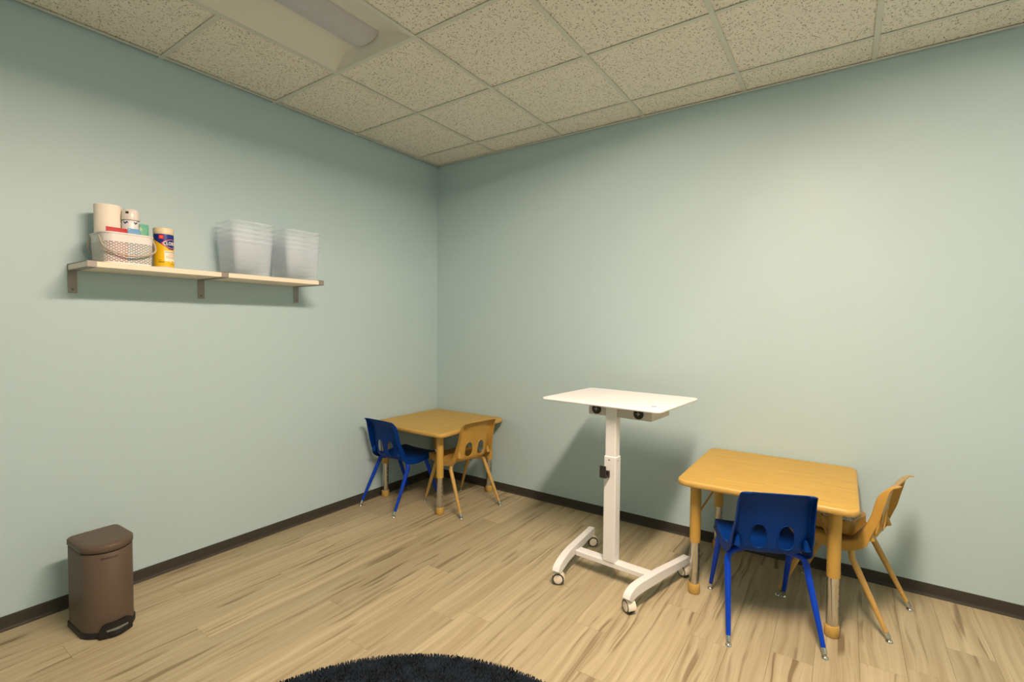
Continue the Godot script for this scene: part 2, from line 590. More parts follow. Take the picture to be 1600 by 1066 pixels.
func build_ceiling() -> void:
	var c := struct("ceiling", "hung ceiling of fissured off-white tiles in a metal grid")
	var xs := [0.018]
	var x := U0
	while x < RX - 0.02:
		xs.append(x); x += T
	xs.append(RX - 0.003)
	var zs := [0.008]
	var z := V0
	while z < RZ - 0.02:
		zs.append(z); z += T
	zs.append(RZ - 0.003)
	# lay-in tiles
	for i in xs.size() - 1:
		for j in zs.size() - 1:
			if (i == 1 or i == 4) and (j == 3 or j == 4):
				continue          # the two fixtures
			var a := Vector2(xs[i] + 0.004, zs[j] + 0.004)
			var b := Vector2(xs[i + 1] - 0.004, zs[j + 1] - 0.004)
			var m := MB.new()
			var y0 := H + 0.0045
			var y1 := H + 0.019
			var turn := (i * 3 + j * 5) % 4
			var off := Vector2(((i * 7 + j * 3) % 11) / 11.0, ((i * 5 + j * 2) % 7) / 7.0)
			var uvf := func(p: Vector2) -> Vector2:
				var q := (p - a) / T
				if turn % 2 == 1: q = Vector2(q.y, -q.x)
				if turn >= 2: q = -q
				return q + off
			m.quad(Vector3(a.x, y0, a.y), Vector3(b.x, y0, a.y), Vector3(b.x, y0, b.y), Vector3(a.x, y0, b.y), Vector3.DOWN, uvf.call(a), uvf.call(Vector2(b.x, a.y)), uvf.call(b), uvf.call(Vector2(a.x, b.y)))
			m.quad(Vector3(a.x, y1, a.y), Vector3(b.x, y1, a.y), Vector3(b.x, y1, b.y), Vector3(a.x, y1, b.y), Vector3.UP)
			m.quad(Vector3(a.x, y0, a.y), Vector3(b.x, y0, a.y), Vector3(b.x, y1, a.y), Vector3(a.x, y1, a.y), Vector3.FORWARD)
			m.quad(Vector3(a.x, y0, b.y), Vector3(b.x, y0, b.y), Vector3(b.x, y1, b.y), Vector3(a.x, y1, b.y), Vector3.BACK)
			m.quad(Vector3(a.x, y0, a.y), Vector3(a.x, y0, b.y), Vector3(a.x, y1, b.y), Vector3(a.x, y1, a.y), Vector3.LEFT)
			m.quad(Vector3(b.x, y0, a.y), Vector3(b.x, y0, b.y), Vector3(b.x, y1, b.y), Vector3(b.x, y1, a.y), Vector3.RIGHT)
			part("ceiling_tile", m, M.tile, c)
	# grid: runners along z, cross tees along x
	for i in range(1, xs.size() - 1):
		var m := MB.new()
		m.box(Vector3(xs[i], H + 0.0004, RZ / 2), Vector3(0.0235, 0.0016, RZ - 0.004), 0.0004)
		m.box(Vector3(xs[i], H + 0.018, RZ / 2), Vector3(0.0025, 0.034, RZ - 0.01))
		part("grid_runner", m, M.tee, c)
	for j in range(1, zs.size() - 1):
		for i in xs.size() - 1:
			if (i == 1 or i == 4) and j == 4:
				continue
			var a: float = xs[i] + (0.0125 if i > 0 else -0.017)
			var b: float = xs[i + 1] - (0.0125 if i < xs.size() - 2 else 0.0)
			var m := MB.new()
			m.box(Vector3((a + b) / 2, H + 0.0006, zs[j]), Vector3(b - a, 0.0016, 0.0235), 0.0004)
			m.box(Vector3((a + b) / 2, H + 0.016, zs[j]), Vector3(b - a, 0.030, 0.0025))
			part("cross_tee", m, M.tee, c)
	# wall angles, standing a little off the wall
	var ang := [[Vector3(0.030, H + 0.0002, RZ / 2), Vector3(0.024, 0.0014, RZ - 0.01)], [Vector3(RX / 2, H + 0.0002, 0.0185), Vector3(RX - 0.01, 0.0014, 0.022)], [Vector3(RX - 0.014, H + 0.0002, RZ / 2), Vector3(0.022, 0.0014, RZ - 0.01)], [Vector3(RX / 2, H + 0.0002, RZ - 0.014), Vector3(RX - 0.01, 0.0014, 0.022)]]
	for a in ang:
		var m := MB.new()
		m.box(a[0] - Vector3(0, 0.0008, 0), a[1], 0.0004)
		# upright leg of the angle, on the side of the open joint along the wall
		var along: bool = a[1].z > a[1].x
		var sg: float = 1.0 if (a[0].x > RX * 0.6 if along else a[0].z > RZ * 0.6) else -1.0
		m.box(a[0] + (Vector3(sg * a[1].x / 2, 0.013, 0) if along else Vector3(0, 0.013, sg * a[1].z / 2)), Vector3(0.0014, 0.026, a[1].z) if along else Vector3(a[1].x, 0.026, 0.0014))
		part("wall_angle", m, M.tee, c)
	troffer(1, "recessed two by four ceiling light, switched off, grey centre lens", false)
	troffer(4, "recessed two by four ceiling light, switched on, near the camera", true)

func troffer(col: int, label: String, lit: bool) -> void:
	var x0 := U0 + (col - 1) * T + 0.004
	var z0 := V0 + 2 * T + 0.004
	var w := T - 0.008
	var l := 2 * T - 0.008
	var t := thing("ceiling_light", label, "ceiling light", Vector3(x0 + w / 2, H, z0 + l / 2))
	var hw := w / 2
	var hl := l / 2
	var b := MB.new()                      # rim that rests on the grid
	var r := 0.012
	for s in [-1.0, 1.0]:
		b.box(Vector3(s * (hw - r / 2), 0.004, 0), Vector3(r, 0.005, l), 0.001)
		b.box(Vector3(0, 0.004, s * (hl - r / 2)), Vector3(w - 2 * r, 0.005, r), 0.001)
	part("rim", b, M.fixture, t)
	b = MB.new()                           # back box
	b.box(Vector3(0, 0.094, 0), Vector3(w, 0.012, l))
	for s in [-1.0, 1.0]:
		b.box(Vector3(s * (hw - 0.002), 0.048, 0), Vector3(0.004, 0.086, l))
		b.box(Vector3(0, 0.048, s * (hl - 0.002)), Vector3(w, 0.086, 0.004))
	part("housing", b, M.fixture, t)
	# sloping reflectors beside and at the ends of the lens
	var lw := 0.098
	var le := hl - 0.050
	var yb := 0.070
	var yl := yb + 0.004 - 0.034
	for s in [-1.0, 1.0]:
		b = MB.new()
		var rows := []
		for i in 9:
			var f := i / 8.0
			var row := []
			for q in [-1.0, 1.0]:
				var xx: float = lerpf(hw - r, lw - 0.006, f) * s
				var zz: float = q * lerpf(hl - r, le, f)
				row.append(Vector3(xx, 0.004 + yb * sin(f * PI / 2), zz))
			rows.append(row)
		b.sheet(rows, func(_i, _j): return true, 0.001, s)
		part("side_reflector", b, M.fixture, t)
		b = MB.new()
		rows = []
		for i in 9:
			var f := i / 8.0
			var row := []
			for q in [-1.0, 1.0]:
				row.append(Vector3(q * lerpf(hw - r, lw - 0.006, f), 0.004 + yb * sin(f * PI / 2), s * lerpf(hl - r, le, f)))
			rows.append(row)
		b.sheet(rows, func(_i, _j): return true, 0.001, -s)
		part("end_reflector", b, M.fixture, t)
	# bulging lens
	b = MB.new()
	var rows := []
	for i in 17:
		var a := PI * i / 16.0
		var row := []
		for q in [-1.0, 1.0]:
			row.append(Vector3(cos(a) * lw, yb + 0.004 - sin(a) * 0.034, q * (le + 0.004)))
		rows.append(row)
	b.sheet(rows, func(_i, _j): return true, 0.0015, 1.0)
	for q in [-1.0, 1.0]:
		for i in 16:
			var k: int = 0 if q < 0 else 1
			b.tri(Vector3(0, yb + 0.004, q * (le + 0.004)), rows[i][k], rows[i + 1][k], Vector3(0, 0, q), Vector3(0, 0, q), Vector3(0, 0, q))
	part("lens", b, M.lens_on if lit else M.lens_off, t)
	if lit:                                # the lamp's own light: the bowed lens as three strips, facing down and to either side
		for k in 3:
			var lamp := AreaLight3D.new()
			lamp.name = "lamp"
			lamp.area_size = Vector2([0.060, 0.120, 0.060][k], 2.0 * le - 0.02)
			lamp.area_normalize_energy = true
			lamp.light_energy = LAMP_ENERGY * [0.275, 0.45, 0.275][k]
			lamp.light_color = LAMP_COLOR.linear_to_srgb()
			lamp.area_range = 14.0
			lamp.shadow_enabled = true
			var tilt: float = [-1.0, 0.0, 1.0][k]
			lamp.transform = Transform3D(Basis(Vector3.BACK, tilt * 1.00) * Basis(Vector3.RIGHT, -PI / 2), Vector3(tilt * 0.090, yl - 0.004 + absf(tilt) * 0.012, 0))
			t.add_child(lamp, true)

func build_floor() -> void:
	var s := MB.new()
	s.box(Vector3(RX / 2, -0.055, RZ / 2), Vector3(RX + 0.3, 0.10, RZ + 0.3))
	var f := struct("floor", "floor of streaky light maple vinyl planks", s, M.sub)
	var W := 0.152
	var L := 1.22
	var known := {0: 1.77, 1: 2.145, 2: 2.6, 3: 1.758, 4: 2.227, 5: 1.295, 6: 1.76, 7: 1.229, 8: 1.89, 9: 1.53, 13: 1.22, 16: 1.01, 18: 0.93, 21: 0.73, 22: 0.475}
	rng.seed = 404
	var row := -1
	while 0.03 + row * W < RX:
		var x0 := maxf(0.03 + row * W, 0.0)
		var x1 := minf(0.03 + (row + 1) * W, RX)
		var start: float = known.get(row, rng.randf_range(0.1, 1.2))
		var z := fmod(start, L) - L
		while z < RZ:
			var a := maxf(z, 0.0)
			var b := minf(z + L, RZ)
			if b - a > 0.01 and x1 - x0 > 0.01:
				var k := rng.randi_range(0, 15)
				var g := 0.0003
				var A := Vector2(x0 + g, a + g)
				var B := Vector2(x1 - g, b - g)
				var m := MB.new()
				var u0 := (k + 0.01 + (x0 - (0.03 + row * W)) / W) / 16.0
				var u1 := (k + 0.99 - (0.03 + (row + 1) * W - x1) / W) / 16.0
				var v0 := (a - z) / L
				var v1 := (b - z) / L
				if rng.randf() < 0.5:
					var tmp := v0; v0 = 1.0 - v1 + 0.0; v1 = 1.0 - tmp
					tmp = v0; v0 = v1; v1 = tmp
				var e := 0.0007
				m.quad(Vector3(A.x + e, 0, A.y + e), Vector3(B.x - e, 0, A.y + e), Vector3(B.x - e, 0, B.y - e), Vector3(A.x + e, 0, B.y - e), Vector3.UP, Vector2(u0, v0), Vector2(u1, v0), Vector2(u1, v1), Vector2(u0, v1))
				var d := Vector3(0, -0.0005, 0)
				var lo := Vector3(0, -0.005, 0)
				var q := [Vector3(A.x, 0, A.y), Vector3(B.x, 0, A.y), Vector3(B.x, 0, B.y), Vector3(A.x, 0, B.y)]
				var i := [Vector3(A.x + e, 0, A.y + e), Vector3(B.x - e, 0, A.y + e), Vector3(B.x - e, 0, B.y - e), Vector3(A.x + e, 0, B.y - e)]
				var nn := [Vector3(0, 1, -1).normalized(), Vector3(1, 1, 0).normalized(), Vector3(0, 1, 1).normalized(), Vector3(-1, 1, 0).normalized()]
				var uvs := [Vector2(u0, v0), Vector2(u1, v0), Vector2(u1, v1), Vector2(u0, v1)]
				for c in 4:
					var c2 := (c + 1) % 4
					m.quad(i[c], i[c2], q[c2] + d, q[c] + d, nn[c], uvs[c], uvs[c2], uvs[c2], uvs[c])
					m.quad(q[c] + d, q[c2] + d, q[c2] + lo, q[c] + lo, Vector3(nn[c].x, 0, nn[c].z).normalized(), uvs[c], uvs[c2], uvs[c2], uvs[c])
				part("plank", m, M.plank, f)
			z += L
		row += 1

func build_rug() -> void:
	var C := Vector3(2.107, 0, 2.507)
	var R := 0.872
	var t := thing("round_rug", "round dark navy shag rug at the bottom of the picture", "rug", C)
	var b := MB.new()
	b.lathe(Vector3.ZERO, [Vector2(0.001, 0.001), Vector2(R - 0.006, 0.001), Vector2(R - 0.002, 0.004), Vector2(R - 0.006, 0.008), Vector2(0.001, 0.009)], 96)
	part("backing", b, M.rug, t)
	var tuft := MB.new()
	var up := Vector3(0, 1, 0)
	for k in 3:
		var a := TAU * k / 3.0
		var a2 := TAU * (k + 1) / 3.0
		var p := Vector3(cos(a), 0, sin(a)) * 0.0022
		var q := Vector3(cos(a2), 0, sin(a2)) * 0.0022
		tuft.quadn(p, q, q * 0.75 + up * 0.008, p * 0.75 + up * 0.008, p.normalized(), q.normalized(), (q.normalized() + up).normalized(), (p.normalized() + up).normalized())
		tuft.tri(q * 0.75 + up * 0.008, p * 0.75 + up * 0.008, Vector3(0.0006, 0.0105, 0), up, up, up)
	var me := tuft.mesh(M.tuft)
	var mm := MultiMesh.new()
	mm.transform_format = MultiMesh.TRANSFORM_3D
	mm.use_colors = true
	mm.mesh = me
	rng.seed = 99
	var tint := noise(61, 9.0, 2)
	var spots := []
	var st := 0.0050
	var y := -R
	while y < R:
		var hx := sqrt(maxf(R * R - y * y, 0.0))
		var x := -hx
		while x < hx:
			spots.append(Vector2(x + rng.randf_range(-0.002, 0.002), y + rng.randf_range(-0.002, 0.002)))
			x += st
		y += st
	mm.instance_count = spots.size()
	for i in spots.size():
		var p: Vector2 = spots[i]
		var lean := Vector3(rng.randf_range(-0.5, 0.5), 0, rng.randf_range(-0.5, 0.5))
		if p.length() > R - 0.012: lean += Vector3(p.x, 0, p.y).normalized() * 0.5
		var yy := (Vector3.UP + lean).normalized()
		var xx := yy.cross(Vector3(sin(i * 1.7), 0, cos(i * 1.7))).normalized()
		var s := rng.randf_range(0.8, 1.25)
		mm.set_instance_transform(i, Transform3D(Basis(xx * s, yy * s, xx.cross(yy) * s), Vector3(p.x, 0.006, p.y)))
		var f := rng.randf_range(0.2, 1.3) + 0.6 * tint.get_noise_2d(p.x, p.y)
		f = clampf(f, 0.10, 1.9)
		mm.set_instance_color(i, Color(0.018 * f, 0.028 * f, 0.042 * f))
	var mi := MultiMeshInstance3D.new()
	mi.name = "pile"
	mi.multimesh = mm
	mi.material_override = M.tuft
	mi.set_meta("kind", "stuff")
	t.add_child(mi)

# ---------------------------------------------------------------- tables
func build_tables() -> void:
	activity_table("square maple activity table standing in the corner of the room", Vector3(0.376, 0, 0.378), 0.745, 0.748, [Vector2(0.270, 0.275), Vector2(-0.323, 0.258), Vector2(0.268, -0.305), Vector2(-0.31, -0.30)])
	activity_table("square maple activity table beside the white rolling desk", Vector3(2.690, 0, 0.390), 0.740, 0.764, [Vector2(0.283, 0.268), Vector2(-0.300, 0.262), Vector2(0.285, -0.325), Vector2(-0.307, -0.325)])

func activity_table(label: String, at: Vector3, sx: float, sz: float, legs: Array) -> void:
	var t := thing("activity_table", label, "table", at, 0.0, "maple activity tables")
	var hh := 0.600
	var th := 0.032
	var o := rrect(0, 0, sx, sz, 0.055, 8)
	var b := MB.new()
	b.slab(o, [Vector2(-0.010, hh - 0.004), Vector2(-0.0095, hh - 0.0006), Vector2(-0.0105, hh)], true, true, Transform3D.IDENTITY, 1.25)
	var top := part("tabletop", b, M.top, t)
	b = MB.new()
	b.slab(o, [Vector2(-0.06, hh - th), Vector2(-0.012, hh - th), Vector2(-0.005, hh - th + 0.0025), Vector2(-0.001, hh - th + 0.008), Vector2(0, hh - th / 2), Vector2(-0.001, hh - 0.008), Vector2(-0.004, hh - 0.003), Vector2(-0.0098, hh - 0.0008), Vector2(-0.0105, hh - 0.004)], true, true)
	part("edge_band", b, M.edge, top)
	for q in legs:
		var p := Vector3(q.x, 0, q.y)
		var l := MB.new()
		l.lathe(p, [Vector2(0.0, hh - th - 0.001), Vector2(0.0262, hh - th - 0.001), Vector2(0.0262, 0.2665), Vector2(0.0255, 0.262), Vector2(0.0235, 0.262)].map(func(v): return v), 28)
		var leg := part("leg", l, M.sleeve, t)
		var c := MB.new()
		c.lathe(p, [Vector2(0.0232, 0.044), Vector2(0.0232, 0.30)], 28)
		part("chrome_tube", c, M.chrome, leg)
		c = MB.new()
		c.lathe(p, [Vector2(0.0, 0.001), Vector2(0.0265, 0.001), Vector2(0.0288, 0.004), Vector2(0.0292, 0.030), Vector2(0.0285, 0.046), Vector2(0.0265, 0.050), Vector2(0.0235, 0.050)], 28)
		part("foot_cap", c, M.edge, leg)
		# brace from the leg up to the underside
		var inw := Vector3(-signf(q.x), 0, -signf(q.y)).normalized()
		c = MB.new()
		var a := p + inw * 0.024 + Vector3(0, 0.415, 0)
		var e := p + inw * 0.135 + Vector3(0, hh - th - 0.004, 0)
		c.tube([a, e, e + inw * 0.035], [0.0048, 0.0048, 0.0048], 8)
		part("brace", c, M.sleeve, leg)
		c = MB.new()
		c.box(p + Vector3(0, hh - th - 0.0035, 0), Vector3(0.085, 0.005, 0.085), 0.002)
		part("mounting_plate", c, M.sleeve, leg)
		# height holes of the inner tube, on the side turned to the room's middle
		for k in 4:
			c = MB.new()
			var hp := p + Vector3(0.0228, 0.130 + k * 0.031, 0.004)
			c.lathe(Vector3.ZERO, [Vector2(0.0, 0.0006), Vector2(0.0034, 0.0006), Vector2(0.0034, 0.0)], 10, Transform3D(Basis(Vector3(0, 0, 1), -PI / 2), hp))
			part("height_hole", c, M.hole, leg)

# ---------------------------------------------------------------- chairs
var chair_prof := [Vector2(-0.194, 0.334), Vector2(-0.204, 0.350), Vector2(-0.200, 0.368), Vector2(-0.178, 0.378), Vector2(-0.10, 0.375), Vector2(-0.02, 0.367), Vector2(0.050, 0.362), Vector2(0.095, 0.364), Vector2(0.121, 0.373), Vector2(0.136, 0.392), Vector2(0.143, 0.425), Vector2(0.151, 0.490), Vector2(0.163, 0.560), Vector2(0.178, 0.615), Vector2(0.192, 0.642), Vector2(0.206, 0.656), Vector2(0.224, 0.663)]
var prof_pts := []       # resampled: [Vector2 point, arc length]

func resample() -> void:
	var dense := []
	var n := chair_prof.size()
	for i in n - 1:
		for k in 24:
			var p: Vector2 = chair_prof[i].cubic_interpolate(chair_prof[i + 1], chair_prof[maxi(i - 1, 0)], chair_prof[mini(i + 2, n - 1)], k / 24.0)
			dense.append(p)
	dense.append(chair_prof[n - 1])
	var s := 0.0
	for i in dense.size():
		if i > 0: s += dense[i].distance_to(dense[i - 1])
		prof_pts.append([dense[i], s])

func prof_at(s: float) -> Array:      # point and unit tangent
	var lo := 0
	var hi := prof_pts.size() - 1
	while hi - lo > 1:
		var m := (lo + hi) / 2
		if prof_pts[m][1] <= s: lo = m
		else: hi = m
	var a = prof_pts[lo]
	var b = prof_pts[hi]
	var f: float = clampf((s - a[1]) / maxf(b[1] - a[1], 1e-6), 0, 1)
	return [a[0].lerp(b[0], f), (b[0] - a[0]).normalized()]

func shell_point(s: float, t: float, total: float) -> Vector3:
	var q := prof_at(s)
	var p: Vector2 = q[0]
	var tg: Vector2 = q[1]
	var f := s / total
	var w := 0.0
	var keys := [[0.0, 0.150], [0.12, 0.160], [0.35, 0.163], [0.50, 0.157], [0.62, 0.150], [0.80, 0.142], [1.0, 0.137]]
	for i in keys.size() - 1:
		if f >= keys[i][0] and f <= keys[i + 1][0]:
			w = lerpf(keys[i][1], keys[i + 1][1], smoothstep(keys[i][0], keys[i + 1][0], f))
	var rf := 0.036
	var d0 := s
	var d1 := total - s
	if d0 < rf: w -= rf - sqrt(maxf(rf * rf - (rf - d0) * (rf - d0), 0.0))
	if d1 < rf: w -= rf - sqrt(maxf(rf * rf - (rf - d1) * (rf - d1), 0.0))
	var nrm := Vector2(-tg.y, tg.x)       # towards the sitter: up on the seat, forward on the back
	var back := smoothstep(0.52, 0.70, f)
	var high := smoothstep(0.86, 0.97, f)
	nrm = nrm.lerp(Vector2(-0.99, 0.0), high).normalized()
	var at := absf(t)
	var inner := minf(at, 1.0)
	var off := lerpf(0.006, 0.013, back) * pow(inner, 2.4) * (1.0 - high)
	off += 0.036 * exp(-pow((f - 0.56) / 0.11, 2.0)) * pow(inner, 5.0)      # deeper wings where seat turns into back
	var x := inner * w
	if at > 1.0:                          # skirt: down round the seat, rearward along the back
		var sk := (at - 1.0) / 0.2
		var deep := lerpf(0.040, 0.030, back) * lerpf(1.0, 0.30, high) * smoothstep(-0.03, 0.06, f)
		var bend := minf(sk * 3.0, 1.0) * PI / 2
		x += 0.006 * sin(bend) + 0.005 * sk
		off -= 0.006 * (1.0 - cos(bend)) + deep * maxf(sk - 0.333, 0.0) / 0.667
	return Vector3(signf(t) * x, p.y + nrm.y * off, p.x + nrm.x * off)

func hole_ratio(x: float, y: float) -> float:     # below one inside a teardrop hole
	var c := Vector2(0.055 * signf(x), 0.436)
	var d := Vector2(x, y) - c
	return d.length() / hole_radius(atan2(d.x, d.y))

func hole_radius(a: float) -> float:              # a measured from straight up
	var c := cos(a)
	var up := maxf(c, 0.0)
	return 0.0335 + 0.036 * pow(up, 3.6) + 0.006 * pow(maxf(-c, 0.0), 2.0)

func chair_shell() -> ArrayMesh:
	if prof_pts.is_empty(): resample()
	var total: float = prof_pts[-1][1]
	var rows := 120
	var cols := 92
	var pts := []
	var inside := []
	for i in rows + 1:
		var row := []
		var irow := []
		for j in cols + 1:
			var s := total * i / rows
			var t := -1.2 + 2.4 * j / cols
			var p := shell_point(s, t, total)
			var ins := false
			if s > total * 0.5 and p.y > 0.38 and p.y < 0.53 and absf(t) < 0.95 and absf(p.x) > 0.002:
				var r := hole_ratio(p.x, p.y)
				var c := Vector2(0.055 * signf(p.x), 0.436)
				var d := Vector2(p.x, p.y) - c
				var rad := hole_radius(atan2(d.x, d.y))
				if absf(r - 1.0) * rad < 0.00235:
					var g := c + d / r
					# move along the sheet: t for x, s for y
					var s2 := s + (g.y - p.y)
					var t2 := t * g.x / p.x
					for it in 4:
						var pp := shell_point(s2, t2, total)
						s2 += g.y - pp.y
						if absf(pp.x) > 1e-4: t2 *= g.x / pp.x
					p = shell_point(s2, t2, total)
					ins = true
				elif r < 1.0:
					ins = true
			row.append(p)
			irow.append(ins)
		pts.append(row)
		inside.append(irow)
	var b := MB.new()
	b.sheet(pts, func(i, j): return not (inside[i][j] and inside[i + 1][j] and inside[i][j + 1] and inside[i + 1][j + 1]), 0.0045, 1.0)
	return b.mesh()

func chair_rim() -> ArrayMesh:        # raised lips round the two hand holes on the rear face
	var total: float = prof_pts[-1][1]
	var b := MB.new()
	for sg in [-1.0, 1.0]:
		var path := []
		for k in 41:
			var a := TAU * k / 40.0
			var g := Vector2(0.055 * sg + sin(a) * (hole_radius(a) + 0.0015), 0.436 + cos(a) * (hole_radius(a) + 0.0015))
			var s2 := total * 0.68
			var t2: float = g.x / 0.148
			for it in 8:
				var pp := shell_point(s2, t2, total)
				s2 += (g.y - pp.y) * 0.95
				t2 *= g.x / pp.x if absf(pp.x) > 1e-4 else 1.0
			var p := shell_point(s2, t2, total)
			path.append(p + Vector3(0, -0.001, 0.0050))
		var rad := []
		for k in path.size(): rad.append(0.0032)
		b.tube(path, rad, 8, false)
	return b.mesh()

func chair_socket(sg: float) -> ArrayMesh:      # short open tube where the rear edge of the back meets the seat
	var b := MB.new()
	var path := []
	var outer := []
	var inner := []
	for k in 7:
		var f := k / 6.0
		path.append(Vector3((0.134 + 0.004 * f) * sg, lerpf(0.442, 0.398, f), lerpf(0.134, 0.143, f)))
		outer.append(lerpf(0.006, 0.0150, pow(f, 0.6)))
		inner.append(outer[-1] - 0.0025)
	b.tube(path, outer, 14, false)
	b.tube(path, inner, 14, false)
	return b.mesh()

func curve(p: Array, n := 8) -> Array:
	var o := []
	for i in p.size() - 1:
		for k in n:
			o.append(p[i].cubic_interpolate(p[i + 1], p[maxi(i - 1, 0)], p[mini(i + 2, p.size() - 1)], float(k) / n))
	o.append(p[-1])
	return o

var CM := {}

func make_chair(label: String, at: Vector3, turn: float, blue: bool) -> Node3D:
	var pl: Material = M.blue if blue else M.tan
	var me: Material = M.blue_metal if blue else M.tan_metal
	if CM.is_empty():
		CM.shell = chair_shell()
		CM.rim = chair_rim()
		CM.rib = [chair_socket(-1.0), chair_socket(1.0)]
		CM.leg = []
		CM.sock = []
		CM.pad = []
		for q in [[-1.0, 1.0], [1.0, 1.0], [-1.0, -1.0], [1.0, -1.0]]:
			var sx: float = q[0]
			var rear: bool = q[1] > 0
			var foot := Vector3(0.184 * sx, 0.012, 0.228) if rear else Vector3(0.172 * sx, 0.012, -0.228)
			var knee := Vector3(0.161 * sx, 0.306, 0.078) if rear else Vector3(0.160 * sx, 0.310, -0.110)
			var path := [Vector3(0.080 * sx, 0.345, 0.030 if rear else -0.075), Vector3(0.125 * sx, 0.344, knee.z * 0.75), knee + Vector3(-0.012 * sx, 0.029, -0.006 * signf(knee.z)), knee, knee.lerp(foot, 0.10)]
			path = curve(path, 6)
			var rad := []
			for k in path.size(): rad.append(0.0138)
			for k in range(1, 10):
				path.append(knee.lerp(foot, 0.10 + 0.83 * k / 9.0))
				rad.append(lerpf(0.0146, 0.0092, k / 9.0))
			var b := MB.new()
			b.tube(path, rad, 14)
			CM.leg.append(b.mesh())
			b = MB.new()
			b.tube([knee.lerp(foot, 0.915), knee.lerp(foot, 0.985)], [0.0100, 0.0100], 14)
			CM.sock.append(b.mesh())
			b = MB.new()
			b.lathe(Vector3(foot.x, 0, foot.z), [Vector2(0.0, 0.0005), Vector2(0.0120, 0.0005), Vector2(0.0135, 0.003), Vector2(0.0115, 0.0075), Vector2(0.007, 0.0105), Vector2(0.006, 0.016), Vector2(0.0, 0.018)], 20)
			CM.pad.append(b.mesh())
		var bar := MB.new()
		for zz in [0.030, -0.075]:
			bar.tube([Vector3(-0.085, 0.3440, zz), Vector3(0.085, 0.3440, zz)], [0.0105, 0.0105], 12)
		for xx in [-0.075, 0.075]:
			bar.tube([Vector3(xx, 0.3440, -0.080), Vector3(xx, 0.3440, 0.035)], [0.008, 0.008], 10)
		CM.bar = bar.mesh()
	var t := thing("child_chair", label, "chair", at, turn, "blue plastic children's chairs" if blue else "tan plastic children's chairs")
	var sh := part("seat_shell", CM.shell, pl, t)
	part("hand_hole_rims", CM.rim, pl, sh)
	part("corner_socket", CM.rib[0], pl, sh)
	part("corner_socket", CM.rib[1], pl, sh)
	part("seat_frame", CM.bar, me, t)
	for k in 4:
		var l := part("leg", CM.leg[k], me, t)
		part("ferrule", CM.sock[k], M.chrome, l)
		part("glide", CM.pad[k], M.chrome, l)
	return t

func build_chairs() -> void:
	make_chair("blue plastic child's chair with its back to the camera at the right table", Vector3(2.697, 0, 0.713), 22.8, true)
	make_chair("blue plastic child's chair at the corner table, beside the left wall", Vector3(0.252, 0, 0.655), -1.4, true)
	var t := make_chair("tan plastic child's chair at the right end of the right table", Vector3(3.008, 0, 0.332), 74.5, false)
	make_chair("tan plastic child's chair at the corner table, beside the blue chair", Vector3(0.642, 0, 0.412), 79.0, false)
	# raised tan block with a pale ringed top on the right tan seat
	var cu := thing("seat_block", "raised tan block with a pale patterned top on the right tan chair", "cushion", t.position + Vector3(0, 0.382, 0), 74.5)
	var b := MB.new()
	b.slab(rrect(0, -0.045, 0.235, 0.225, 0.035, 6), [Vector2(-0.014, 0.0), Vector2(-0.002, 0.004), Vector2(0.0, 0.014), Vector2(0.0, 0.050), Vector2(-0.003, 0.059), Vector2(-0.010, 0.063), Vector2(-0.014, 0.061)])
	part("block_body", b, M.tan, cu)
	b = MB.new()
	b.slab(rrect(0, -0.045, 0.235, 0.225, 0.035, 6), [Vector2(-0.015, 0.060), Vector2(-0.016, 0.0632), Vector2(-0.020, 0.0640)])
	part("patterned_top", b, M.pad, cu, "pale top with rings")

